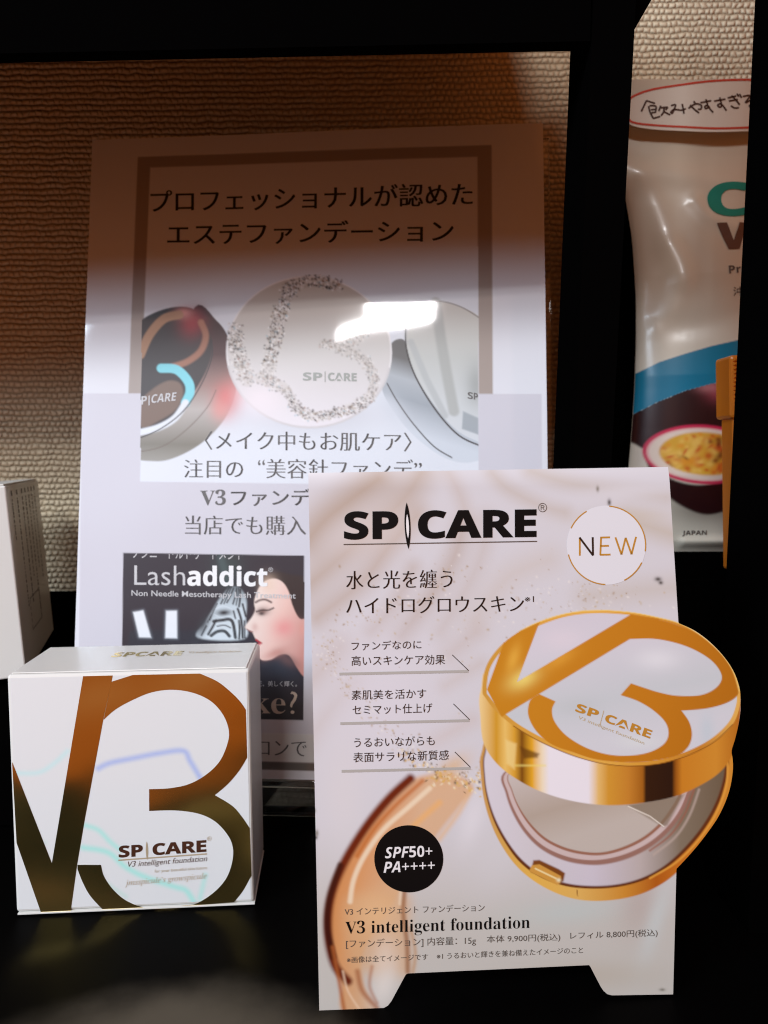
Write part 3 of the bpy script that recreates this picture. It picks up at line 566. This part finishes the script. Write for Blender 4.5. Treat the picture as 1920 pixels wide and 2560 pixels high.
    c.poly(smooth(Z8(LIDTOP), True), ramp((1, 0), [(1200, (200, 150, 60)), (1350, (216, 162, 64)), (1480, (226, 176, 80)), (1600, (214, 156, 56)), (1750, (196, 128, 40)), (1855, (226, 180, 90))]), 1.5)
    lt = np.array(LIDTOP); c.stroke(smooth(Z8(lt[-12:-2])), 2.5, pc(120, 66, 10), 1.2, .8); c.stroke(smooth(Z8(lt[3:15])), 2.5, pc(244, 206, 110), 1.2, .8)
    pin = smooth(Z8(LIDIN), True)
    c.poly(pin, ramp((.2, 1), [(1760, (206, 202, 212)), (1900, (208, 208, 216)), (2050, (196, 204, 208)), (2150, (206, 210, 216))]), 1.5)
    for q in (((1100, 400), 60, 30, (224, 228, 232)), ((1350, 760), 20, 46, (190, 206, 214)), ((700, 640), 60, 26, (190, 198, 200)), ((620, 300), 60, 30, (218, 212, 220)), ((1000, 820), 60, 20, (214, 222, 222))):
        c.blob(*Z8([q[0]])[0], q[1], q[2], pc(*q[3]), .7, clip=pin)
    og = ramp((1, .2), [(1540, (196, 132, 26)), (1700, (196, 130, 28)), (1980, (190, 120, 24)), (2200, (176, 108, 20))])
    V_ = Z8([(503, 214), (388, 518), (962, 174), (1110, 196), (960, 298), (310, 694), (236, 556), (322, 316), (400, 262)])
    c.poly(V_, og, 1.6, clip=smooth(Z8(LIDTOP), True))
    a_, b_ = smooth([(962, 172), (1100, 198), (1200, 226), (1300, 272), (1400, 350), (1470, 440), (1505, 540), (1505, 582), (1450, 620), (1350, 648), (1222, 660)]), smooth([(1222, 660), (1262, 720), (1274, 790), (1248, 852), (1180, 893), (1000, 922), (800, 910), (660, 868), (590, 845), (530, 810), (475, 752), (444, 680), (455, 610), (500, 578)])
    c_, d_ = smooth([(583, 615), (565, 660), (580, 720), (640, 790), (740, 850), (850, 883), (960, 888), (1060, 870), (1130, 830), (1155, 780), (1140, 720), (1080, 660), (1000, 612), (912, 582)]), smooth([(965, 522), (1040, 547), (1110, 568), (1200, 584), (1320, 580), (1400, 540), (1425, 480), (1370, 402), (1250, 335), (1100, 298), (960, 298)])
    c.poly(Z8(np.vstack([a_, b_, c_, d_])), og, 1.6, clip=smooth(Z8(LIDTOP), True))
    c.blob(*Z8([(420, 500)])[0], 46, 26, pc(248, 220, 120), .85, -.5, clip=V_); c.blob(*Z8([(370, 400)])[0], 16, 40, pc(228, 178, 70), .7, .3, clip=V_); c.blob(*Z8([(600, 400)])[0], 50, 20, pc(224, 166, 60), .6, -.5, clip=V_)
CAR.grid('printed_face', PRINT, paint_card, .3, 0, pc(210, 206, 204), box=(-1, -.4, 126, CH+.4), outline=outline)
T = lambda *a, **k: CAR.text(*a, eps=.00010, **k)
def logo(sheet, xl, yl, x1, x2, xr, yr, h, mat, needle, eps):
    m = lambda x: yl+(yr-yl)*(x-xl)/(xr-xl)
    sheet.text(bold('SP'), xl, yl, x1, m(x1), h, mat, eps, off=.022); sheet.text(bold('CARE'), x2, m(x2), xr, yr, h, mat, eps, off=.022)
logo(CAR, 861, 1353, 996, 1045, 1341, 1344, 71, INK, None, .0001)
def lens(a, b, wd):
    a = np.array(a); b = np.array(b); d = b-a; n = np.array([-d[1], d[0]])/np.hypot(*d); t = np.linspace(0, 1, 13)
    w_ = wd/2*(1-(2*t-1)**2)**.8
    return np.r_[a+t[:, None]*d+n*w_[:, None], (a+t[:, None]*d-n*w_[:, None])[::-1][1:-1]]
CAR.shape('needle_mark', [lens((1017, 1259), (1021.5, 1375), 15)], INK, .0001)
CAR.shape('needle_centre', [lens((1018, 1288), (1020.5, 1348), 7)], WHITE, .00016)  # white inner lens printed inside the logo's needle
CAR.strokes('underline', [[(860, 1364.5), (1342, 1354)]], 2.6, GREY, .0001)
T('®', 1345, 1281, 1367, 1281, 23, GREY, off=-.006)
T('水と光を纏う', 866, 1476, 1131, 1471, 46, BROWN, **MIN); T('ハイドログロウスキン', 866, 1538, 1309, 1530, 42, BROWN, **MIN); T('※1', 1311, 1506, 1334, 1505, 14, BROWN)
for t_, q in (('ファンデなのに', (879, 1629, 1053, 1624, 23)), ('高いスキンケア効果', (879, 1667, 1112, 1662.5, 25)), ('素肌美を活かす', (879, 1752, 1065, 1747, 24)), ('セミマット仕上げ', (881.5, 1789, 1080, 1783, 24)), ('うるおいながらも', (885, 1870, 1086, 1864, 24)), ('表面サラリな新質感', (883, 1908, 1121, 1901, 25))):
    T(t_, *q, BROWN)
for a, b, d0, d1 in (((849, 1687.3), (1170, 1679.4), (1130, 1638.4), (1171, 1677.7)), ((851, 1811), (1172.5, 1802.3), (1132.7, 1760.6), (1173, 1800)), ((854, 1930), (1175, 1921.7), (1136, 1880.7), (1175, 1919))):
    CAR.strokes('heading_bar', [[a, b]], 6.8, BAR, .00008); CAR.strokes('heading_tick', [[d0, d1]], 1.8, BROWN, .0001)
th = np.linspace(0, 2*np.pi, 64, endpoint=False)
spd = CAR.shape('sun_rating_disc', [np.c_[1021+86*np.cos(th), 2148.3+84*np.sin(th)]], INK, .00008)
t1 = CAR.text(boldit('SPF50+'), 962, 2147, 1079.5, 2142, 28, WHITE, .00016); t2 = CAR.text(boldit('PA++++'), 958, 2183, 1085.5, 2177, 27, WHITE, .00016)
t1.parent = spd; t2.parent = spd
T('V3 インテリジェント ファンデーション', 861, 2290, 1210, 2279, 19, GREY); T(serif('V3 intelligent foundation'), 862, 2345, 1323, 2330, 41, INK, off=-.008)
T('[ファンデーション] 内容量：15g', 864, 2374, 1188, 2365, 24, GREY); T('本体 9,900円(税込)', 1215, 2361, 1399, 2355, 21, GREY); T('レフィル 8,800円(税込)', 1424, 2352, 1643, 2344, 21, GREY)
T('※画像は全てイメージです', 866, 2409, 1068, 2401, 16, GREY); T('※1 うるおいと輝きを兼ね備えたイメージのこと', 1090, 2400, 1456, 2384, 16, GREY)
zn = lambda p: zoomed(p, 1300, 600, 2.458)
def under(part, *kids):
    for k in kids: k.parent = part
BADGE = princ('white_badge', (.72, .74, .78), .4, coat=.5, coat_rough=.12)
badge = CAR.shape('new_badge', [np.c_[1515.6+99*np.cos(th), 1362.8+99*np.sin(th)]], BADGE, .00006)
arcs = [np.c_[1515.6+98*np.cos(t), 1362.8+98*np.sin(t)] for t in (np.linspace(-1.5, .15, 18), np.linspace(1.6, 2.9, 16), np.linspace(.45, 1.1, 10), np.linspace(-2.7, -2.1, 8))]
ringp = CAR.strokes('gold_ring', arcs, 3.0, OCHRE, .0001)
n1 = CAR.strokes('lettering', [zn([(366, 1940), (366, 1828)]), zn([(497, 1826), (492, 1936)]), zn([(492, 1828), (552, 1826)]), zn([(492, 1880), (545, 1878)]), zn([(490, 1934), (555, 1932)]),
                         zn([(585, 1826), (622, 1932)]), zn([(622, 1932), (648, 1828)]), zn([(648, 1828), (684, 1930)]), zn([(684, 1930), (712, 1822)])], 4.6, OCHRE, .0001)
n2 = CAR.strokes('lettering', [zn([(364, 1828), (447, 1938)]), zn([(447, 1938), (445, 1826)])], 5, BROWN, .00013)
under(badge, ringp, n1, n2)
E8 = lambda t_, a, b, upv, mat, **k: CAR.text(t_, *Z8([a])[0], *Z8([b])[0], upv[1]/2.0232, mat, .0001, upx=upv[0]/2.0232, **k)
E8(bold('SP'), (680, 664), (792, 702), (14, 42), OCHRE, off=.015); E8(bold('CARE'), (828, 716), (1060, 802), (14, 42), OCHRE, off=.015)
CAR.strokes('needle_mark', [Z8([(806, 735), (826, 660)])], 1.8, OCHREP, .0001)
E8('V3 intelligent foundation', (694, 706), (1028, 836), (6, 20), OCHREP)

# ------------------------------------------------------------------ cosmetic carton with the big emblem
BW, BH, BD = 83.3, 86.0, .039
bx = thing('cosmetic_box', 'white square cosmetic box with large gold foil V3 emblem on its front', 'box', pose((-.0894, .2667, .0004), .065, .0064))
BOX = Sheet([(14.5, 1690.8), (626.8, 1674.4), (630.7, 2263.6), (42.4, 2290)], BW, BH, bx)
boxobj('carton_body', (-BW/2000, 0, .0008), (BW/2000, BD, BH/1000), CARTON, bx, .0011, 3)
boxobj('top_flap', (-BW/2000+.0012, .0012, BH/1000+.00005), (BW/2000-.0012, BD-.0006, BH/1000+.0005), CARTON, bx, .0002)
boxobj('bottom_flap', (-BW/2000+.0006, -.0004, .0001), (BW/2000+.0003, BD-.001, .0007), CARTON, bx, .0001)
Z6 = lambda p: zoomed(p, 0, 1550, 2.0738)
def paint_box_glints(c):  # holographic film's reflections painted into the colour as blue and mint streaks
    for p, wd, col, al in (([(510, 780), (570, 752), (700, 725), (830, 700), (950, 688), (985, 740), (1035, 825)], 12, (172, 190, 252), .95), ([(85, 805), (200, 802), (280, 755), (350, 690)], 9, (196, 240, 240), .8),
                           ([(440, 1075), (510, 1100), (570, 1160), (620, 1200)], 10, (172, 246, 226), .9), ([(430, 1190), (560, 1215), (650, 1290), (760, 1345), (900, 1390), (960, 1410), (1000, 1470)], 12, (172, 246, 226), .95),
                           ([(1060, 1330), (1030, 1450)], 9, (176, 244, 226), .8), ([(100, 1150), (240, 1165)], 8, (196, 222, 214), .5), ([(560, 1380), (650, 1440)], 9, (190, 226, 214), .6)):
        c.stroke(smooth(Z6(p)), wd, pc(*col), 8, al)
BOX.grid('front_glint_sheet', BOXP, paint_box_glints, .6, .00006, pc(226, 229, 229), box=(1.1, 1.1, BW-1.1, BH-1.9))
emV = Z6([(62, 745), (270, 1270), (430, 296), (585, 292), (578, 325), (535, 525), (440, 1040), (400, 1278), (366, 1524), (217, 1527), (88, 1165)])
em3 = np.vstack([Z6([(578, 325)]), Z6([(690, 289), (1035, 281)]), Z6(smooth([(1040, 281), (1130, 322), (1200, 378), (1250, 430), (1278, 472)])), Z6([(1282, 720)]), Z6(smooth([(1282, 722), (1240, 790), (1180, 860), (1112, 918)])),
                 Z6(smooth([(1112, 918), (1200, 972), (1250, 1028), (1290, 1088)])), Z6([(1296, 1330)]), Z6(smooth([(1296, 1332), (1252, 1410), (1205, 1468)])), Z6([(545, 1517)]), Z6(smooth([(540, 1515), (470, 1440), (430, 1370), (402, 1300)])), Z6([(402, 1278), (522, 1278)]),
                 Z6(smooth([(524, 1285), (540, 1340), (590, 1410), (660, 1465), (760, 1500), (880, 1505), (1000, 1480), (1100, 1420), (1170, 1340), (1202, 1240), (1195, 1160), (1150, 1090), (1090, 1040), (1010, 1010), (900, 997), (776, 1000)])), Z6([(772, 1000), (772, 887)]),
                 Z6(smooth([(776, 887), (880, 882), (980, 860), (1070, 810), (1140, 740), (1180, 650), (1188, 580), (1160, 500), (1100, 430), (1010, 385), (900, 367), (790, 380), (690, 420), (600, 470), (537, 525)]))])
BOX.shape('foil_emblem', [emV, em3], GOLD, .00014)
logo(BOX, 296, 2149, 356, 380, 514, 2134, 30, FOILD, None, .00014)
BOX.shape('needle_mark', [lens((365.7, 2108), (367, 2154.5), 6)], FOILP, .00014); BOX.strokes('underline', [[(295, 2155), (515.5, 2139)]], 3.4, FOILP, .00012)
T = lambda *a, **k: BOX.text(*a, eps=.00014, **k)
T('®', 516, 2107, 527, 2106, 11, FOILP); T('V3 intelligent foundation', 319, 2176, 516, 2161, 18, FOILD, shear=.25); T('for your beautiful skin future', 385, 2188, 515.5, 2179, 10, FOILP)
T(serifit('jmsspicule’s growspicule'), 312, 2222, 514, 2204, 19, FOILP)
v, f = text_geo(bold('SPCARE'), .015, 0, 0); lo = v.min(0); hi = v.max(0); t = (v-lo)/(hi-lo)
meshobj('lettering', np.c_[-.012+t[:, 0]*.026, .020+t[:, 1]*.007, np.full(len(t), BH/1000+.0006)], f, GOLD, bx)
v, f = text_geo('V3 intelligent foundation', 0, 0, 0); lo = v.min(0); hi = v.max(0); t = (v-lo)/(hi-lo)
meshobj('lettering', np.c_[.016+t[:, 0]*.020, .022+t[:, 1]*.004, np.full(len(t), BH/1000+.0006)], f, FOILP, bx)

# ------------------------------------------------------------------ tall carton at the left
ct = thing('tall_carton', 'tall white carton with small print down its shaded side standing on black riser', 'carton',
           Matrix.Translation((-.1605, .342, .0640)) @ Matrix.Rotation(.285, 4, 'Z') @ Matrix.Rotation(-.062, 4, 'Y'))
boxobj('carton_body', (-.05, 0, 0), (0, .098, .0855), CARTON, ct, .0006)
boxobj('top_flap', (-.0494, .0006, .0856), (-.0008, .097, .0863), CARTON, ct, .0002)
V = []; F = []
def dash(y0, y1, z0, z1, x=.00012):
    k = len(V); V.extend([(x, y0, z0), (x, y1, z0), (x, y1, z1), (x, y0, z1)]); F.append((k, k+1, k+2, k+3))
for i, (yy, ln_) in enumerate(((.012, .018), (.026, .052), (.040, .052), (.050, .040), (.060, .062), (.070, .038), (.080, .045))):
    dash(yy-.0014, yy+.0014, .0805, .0828)
    z = .079
    while z > .079-ln_:
        s_ = random.uniform(.0006, .0022); wv = random.uniform(.0008, .0014); dash(yy-wv, yy+wv, z-s_, z); z -= s_+random.uniform(.0003, .001)
meshobj('small_print', V, F, GREYP, ct)
V = []; F = []
for k in range(9):
    for yy, zz in ((.030+k*.0036, .030), (.030+k*.0036, .015)): dash(yy, yy+.002, zz-.0005, zz+.0005)
    if k < 5:
        for yy in (.030, .061): dash(yy-.0006, yy+.0006, .0155+k*.003, .0155+k*.003+.0018)
meshobj('dotted_frame', V, F, GREYP, ct)

# ------------------------------------------------------------------ pouch on the raised block
K, KV = .2057, .1985
pu = thing('stand_up_pouch', 'cream plastic stand-up pouch with teal band and passion fruit picture', 'pouch', Matrix.Translation((.1234, .405, .1104)))
def p_uv(P):
    P = np.asarray(P, float); return np.c_[(P[:, 0]+.035*(P[:, 1]-790)-1560)*K, (1387-P[:, 1])*KV]
def p_px(uv): py = 1387-uv[:, 1]/KV; return np.c_[uv[:, 0]/K+1560-.035*(py-790), py]
Z2 = lambda p: zoomed(p, 960, 0, 1.728); Z4 = lambda p: zoomed(p, 1300, 600, 2.458); Z5 = lambda p: zoomed(p, 1540, 850, 3.687); Z6b = lambda p: zoomed(p, 1540, 0, 4.366)
PWD = 142.
edge_v = np.array([0, 45, 66, 87, 112, 133, 143, 166, 203, 246])*.965; edge_u = np.array([2.2, 4.0, 5.4, 6.4, 6.8, 6.6, 5.9, 4.2, -2.5, -3.5])
ridges = [(p_uv(Z2(smooth([(1030, 690), (1110, 728), (1230, 733), (1400, 765), (1560, 800)]))), 2.0, 10), (p_uv(Z2(smooth([(1110, 730), (1165, 850), (1205, 1000), (1215, 1050), (1255, 1200)]))), 1.0, 8), (p_uv(Z4(smooth([(900, 20), (955, 130), (962, 230), (925, 370), (875, 455), (820, 500)]))), 1.0, 8),
          (p_uv(Z2(smooth([(1330, 860), (1380, 930), (1480, 980)]))), 1.3, 6), (p_uv(Z4(smooth([(800, 470), (1000, 520), (1300, 460)]))), -1.0, 9), (p_uv(Z4(smooth([(960, 1870), (1150, 1868), (1300, 1866)]))), 1.5, 4)]
def p_y(uv, detail=True):
    u, v = uv[:, 0], uv[:, 1]; s_ = np.clip((u-np.interp(v, edge_v, edge_u))/(PWD-np.interp(v, edge_v, edge_u)), 0, 1)
    prof = np.interp(v, [0, 6, 40, 90, 140, 175, 200, 215, 246], [4, 9, 18, 20, 16, 9, 2.5, .8, .6])
    y = -prof*np.sin(np.pi*np.clip(s_, .0, 1))**.55
    if detail:
        for r, a, wd in ridges:
            d, _ = segdist(uv, r); y = y-a*np.exp(-(d/wd)**2*2)
        y = y+.5*np.sin(u/9+v/23)*np.clip(v/60, 0, 1)
    return y
def p_loc(uv, eps): return np.c_[uv[:, 0]/1000, p_y(uv)/1000-eps, uv[:, 1]/1000]
def paint_pouch(c):
    P = c.P
    c.poly(Z4([(600, 860), (705, 795), (820, 735), (960, 690), (1100, 650), (1250, 618), (1400, 606), (1700, 620), (2000, 700), (2000, 980), (1700, 880), (1400, 838), (1240, 850), (1100, 880), (950, 920), (800, 985), (690, 1050), (600, 1110)]), pc(0, 118, 150), 1.5)
    lower = Z4([(600, 1110), (690, 1050), (800, 985), (950, 920), (1100, 880), (1240, 850), (1400, 838), (1700, 880), (1700, 2000), (600, 2000)])
    c.blob(*Z4([(1090, 1640)])[0], 130, 60, pc(96, 84, 74), .8, clip=lower); c.blob(*Z4([(700, 1330)])[0], 20, 60, pc(196, 180, 168), .7, clip=lower)
    c.poly(smooth(Z4([(600, 1060), (700, 1000), (900, 900), (1100, 850), (1200, 870), (1240, 960), (1225, 1080), (1180, 1180), (1050, 1260), (800, 1300), (680, 1240), (600, 1150)]), True), pc(42, 12, 14), 3, clip=lower)
    c.blob(*Z4([(1150, 920)])[0], 36, 30, pc(170, 72, 84), .9, clip=lower); c.blob(*Z4([(1080, 900)])[0], 30, 14, pc(196, 128, 130), .6, clip=lower)
    c.poly(smooth(Z4([(740, 1330), (850, 1450), (1000, 1500), (1150, 1480), (1300, 1420), (1400, 1480), (1330, 1580), (1200, 1660), (1080, 1690), (960, 1650), (850, 1570), (770, 1450)]), True), pc(38, 12, 14), 4, clip=lower)
    th = np.linspace(0, 2*np.pi, 60, endpoint=False); E_ = lambda rx, ry, dx=0, dy=0: Z4(np.c_[1045+dx+rx*np.cos(th)+.10*ry*np.sin(th), 1312+dy+ry*np.sin(th)+.03*rx*np.cos(th)])
    c.poly(E_(325, 185), pc(200, 40, 78), 3); c.poly(E_(305, 166), pc(226, 170, 166), 3); c.poly(E_(292, 158), pc(228, 206, 190), 4)
    pulp = E_(248, 134, 10, -4); c.poly(pulp, pc(214, 160, 52), 5)
    r2 = np.random.default_rng(3)
    for k in range(110):
        a, b = r2.uniform(0, 6.283), math.sqrt(r2.random()); q = Z4([(1055+235*b*math.cos(a), 1308+125*b*math.sin(a))])[0]
        t = r2.random(); right = q[0] > 1720
        col = (196, 70, 24) if t < (.45 if right else .22) else ((110, 34, 16) if t < (.55 if right else .28) else ((232, 186, 90) if t < .8 else (222, 140, 40)))
        c.blob(q[0], q[1], r2.uniform(5, 14), r2.uniform(4, 11), pc(*col), .8, r2.uniform(0, 3), clip=pulp)
nu, nv = 190, 420
vv = np.linspace(0, 238, nv+1); S, VV = np.meshgrid(np.linspace(0, 1, nu+1), vv); e0 = np.interp(VV, edge_v, edge_u); U = e0+S*(PWD-e0)
uv = np.c_[U.ravel(), VV.ravel()]; L = p_loc(uv, 0); idx = np.arange(len(uv)).reshape(nv+1, nu+1)
F4 = np.stack([idx[:-1, :-1], idx[:-1, 1:], idx[1:, 1:], idx[1:, :-1]], -1).reshape(-1, 4)
po_ = meshobj('front_film', L, F4.tolist(), FILM, pu, True)
cv = Canvas(p_px(uv), pc(216, 208, 190)); paint_pouch(cv)
at = po_.data.color_attributes.new('Col', 'FLOAT_COLOR', 'POINT'); at.data.foreach_set('color', np.c_[np.clip(cv.c, .002, .9), np.ones(len(uv))].ravel().astype(np.float32))
vb = np.linspace(0, 238, 30); Sb, Vb = np.meshgrid(np.linspace(0, 1, 13), vb); eb = np.interp(Vb, edge_v, edge_u); Ub = eb+Sb*(PWD-eb); ub = np.c_[Ub.ravel(), Vb.ravel()]
ib = np.arange(len(ub)).reshape(30, 13); Fb = np.stack([ib[:-1, :-1], ib[1:, :-1], ib[1:, 1:], ib[:-1, 1:]], -1).reshape(-1, 4)
FILMB = princ('pouch_back_film', (.62, .52, .40), .4)
meshobj('back_film', np.c_[ub[:, 0]/1000, -p_y(ub, False)/1000*.9+.0006, ub[:, 1]/1000], Fb.tolist(), FILMB, pu, True)
def ptext(txt, xl, yl, xr, yr, h, mat, **k):
    v, f = text_geo(txt, k.get('off', 0), 0, 0); lo = v.min(0); hi = v.max(0); t = (v-lo)/(hi-lo)
    P = np.c_[xl+(xr-xl)*t[:, 0], yl+(yr-yl)*t[:, 0]-h*t[:, 1]]
    bm = bmesh.new(); vs_ = [bm.verts.new((*p, 0)) for p in P]
    for q in f:
        try: bm.faces.new([vs_[i] for i in q])
        except ValueError: pass
    bmesh.ops.subdivide_edges(bm, edges=[e for e in bm.edges if e.calc_length() > 14], cuts=3, use_grid_fill=True); bmesh.ops.triangulate(bm, faces=bm.faces[:])
    P = np.array([v_.co[:2] for v_ in bm.verts]); bm.verts.index_update(); F_ = [tuple(v_.index for v_ in q.verts) for q in bm.faces]; bm.free()
    return meshobj('lettering', p_loc(p_uv(P), .0004), F_, mat, pu)
ptext(bold('C'), 1757, 543, 1858, 540, 88, TEAL, off=.02); ptext(bold('W'), 1773, 626, 1903, 623, 67, COCOA, off=.015)
ptext(bold('Prot'), 1793, 687, 1850, 685, 20, GREYP); ptext('沖縄', 1800, 743, 1852, 741, 22, GREYP); ptext(bold('JAPAN'), 1684, 1344, 1742, 1343, 14.5, GREYP)
# hand-written label on the pouch top
lab = Z6b(smooth([(112, 1215), (130, 1115), (200, 1045), (400, 972), (700, 922), (1000, 884), (1300, 868), (1520, 878), (1900, 930), (2060, 1060), (2100, 1200), (2000, 1360), (1800, 1430), (1450, 1448), (1050, 1458), (700, 1444), (400, 1424), (200, 1390), (128, 1336)], True, 4))
redl = Z6b(smooth([(124, 1215), (142, 1122), (206, 1056), (402, 986), (700, 938), (1000, 900), (1300, 886), (1520, 894), (1890, 946), (2045, 1066), (2082, 1200), (1985, 1346), (1790, 1412), (1450, 1412), (1050, 1420), (700, 1400), (400, 1380), (200, 1352), (140, 1310)], True, 4))
def lab_loc(P, eps):
    q = p_uv(P); return np.c_[q[:, 0]/1000, -.0045-(246-q[:, 1])*.00011-eps, q[:, 1]/1000]
n = len(lab); a = lab_loc(lab, 0); b = lab_loc(lab, -.0003)
hl = meshobj('handwritten_label', list(a)+list(b), [list(range(n)), list(range(2*n-1, n-1, -1))]+[(i, (i+1) % n, (i+1) % n+n, i+n) for i in range(n)], PAPER, pu); hl['label'] = 'white paper label with red outline and brown handwriting'
def pen(name, lines, wd, mat, eps, closed=False):
    V = []; F = []
    for pts in lines:
        pts = np.asarray(pts, float)
        if closed: pts = np.vstack([pts, pts[:1]])
        d = np.gradient(pts, axis=0); nn = np.c_[-d[:, 1], d[:, 0]]; nn /= np.linalg.norm(nn, axis=1)[:, None]+1e-9; n = len(pts); k = len(V)
        V += list(lab_loc(np.r_[pts+nn*wd/2, pts-nn*wd/2], eps)); F += [(k+i, k+i+1, k+n+i+1, k+n+i) for i in range(n-1)]
    meshobj(name, V, F, mat, hl)
pen('red_outline', [redl], 5.2, RED, .0002, True)
hw = [[(275, 1228), (300, 1180), (335, 1108)], [(335, 1108), (425, 1140)], [(355, 1170), (365, 1230), (395, 1303)], [(365, 1165), (430, 1172), (425, 1232)], [(375, 1210), (425, 1205)], [(380, 1245), (430, 1236)], [(395, 1305), (470, 1284)], [(482, 1165), (458, 1226)], [(475, 1190), (550, 1184), (530, 1212)], [(515, 1190), (510, 1232), (480, 1276)], [(510, 1230), (576, 1268)],
      [(590, 1165), (638, 1158), (615, 1220), (598, 1250), (585, 1236), (622, 1210), (700, 1216), (742, 1200)], [(708, 1148), (722, 1258)], [(770, 1198), (845, 1150), (905, 1163), (900, 1206), (868, 1206)], [(830, 1118), (846, 1146)], [(790, 1160), (830, 1205), (880, 1250)],
      [(900, 1136), (1015, 1114)], [(960, 1098), (976, 1180), (955, 1202), (944, 1178), (974, 1168), (1000, 1210), (1028, 1246)], [(1045, 1120), (1165, 1098)], [(1105, 1078), (1120, 1165), (1098, 1186), (1080, 1162), (1114, 1150), (1146, 1190), (1168, 1226)],
      [(1190, 1086), (1280, 1064)], [(1200, 1120), (1295, 1103)], [(1230, 1060), (1275, 1110), (1310, 1162)], [(1218, 1172), (1255, 1196), (1302, 1194)], [(1288, 1038), (1305, 1072)], [(1315, 1042), (1335, 1086)], [(1350, 1070), (1425, 1064), (1372, 1138), (1430, 1115), (1460, 1146), (1446, 1186), (1412, 1178), (1430, 1160), (1462, 1170)]]
pen('handwriting', [Z6b(smooth(h)) for h in hw], 4.2, PEN, .00022)

# ------------------------------------------------------------------ orange embossed case
oc = thing('orange_case', 'orange embossed leather case half hidden behind the right-hand black post', 'case', Matrix.Translation((.1497, .33, .1103)) @ Matrix.Rotation(-.035, 4, 'Y'))
ob_ = boxobj('body', (0, 0, 0), (.045, .012, .066), ORANGE, oc, .0012); of_ = boxobj('flap', (-.0016, -.0018, .0655), (.0465, .0138, .0918), ORANGE, oc, .0014)
V = []; F = []
def bump(x, z, y, r, h_):
    k = len(V); V.extend([(x-r, y, z-r), (x+r, y, z-r), (x+r, y, z+r), (x-r, y, z+r), (x-r*.3, y-h_, z-r*.3), (x+r*.3, y-h_, z-r*.3), (x+r*.3, y-h_, z+r*.3), (x-r*.3, y-h_, z+r*.3)])
    F.extend([(k+4, k+5, k+6, k+7)]+[(k+i, k+(i+1) % 4, k+4+(i+1) % 4, k+4+i) for i in range(4)])
for i in range(26):
    for j in range(14): bump(.0002+i*.00175, .0674+j*.00172, -.00175, .0007, .0013)
tag(meshobj('flap_studs', V, F, ORANGE, of_), kind='stuff'); V = []; F = []
for i in range(12):
    for j in range(40): bump(.0020+i*.0035, .0024+j*.00156, .00005, .0006, .0006)
tag(meshobj('body_grain', V, F, ORANGE, ob_), kind='stuff')
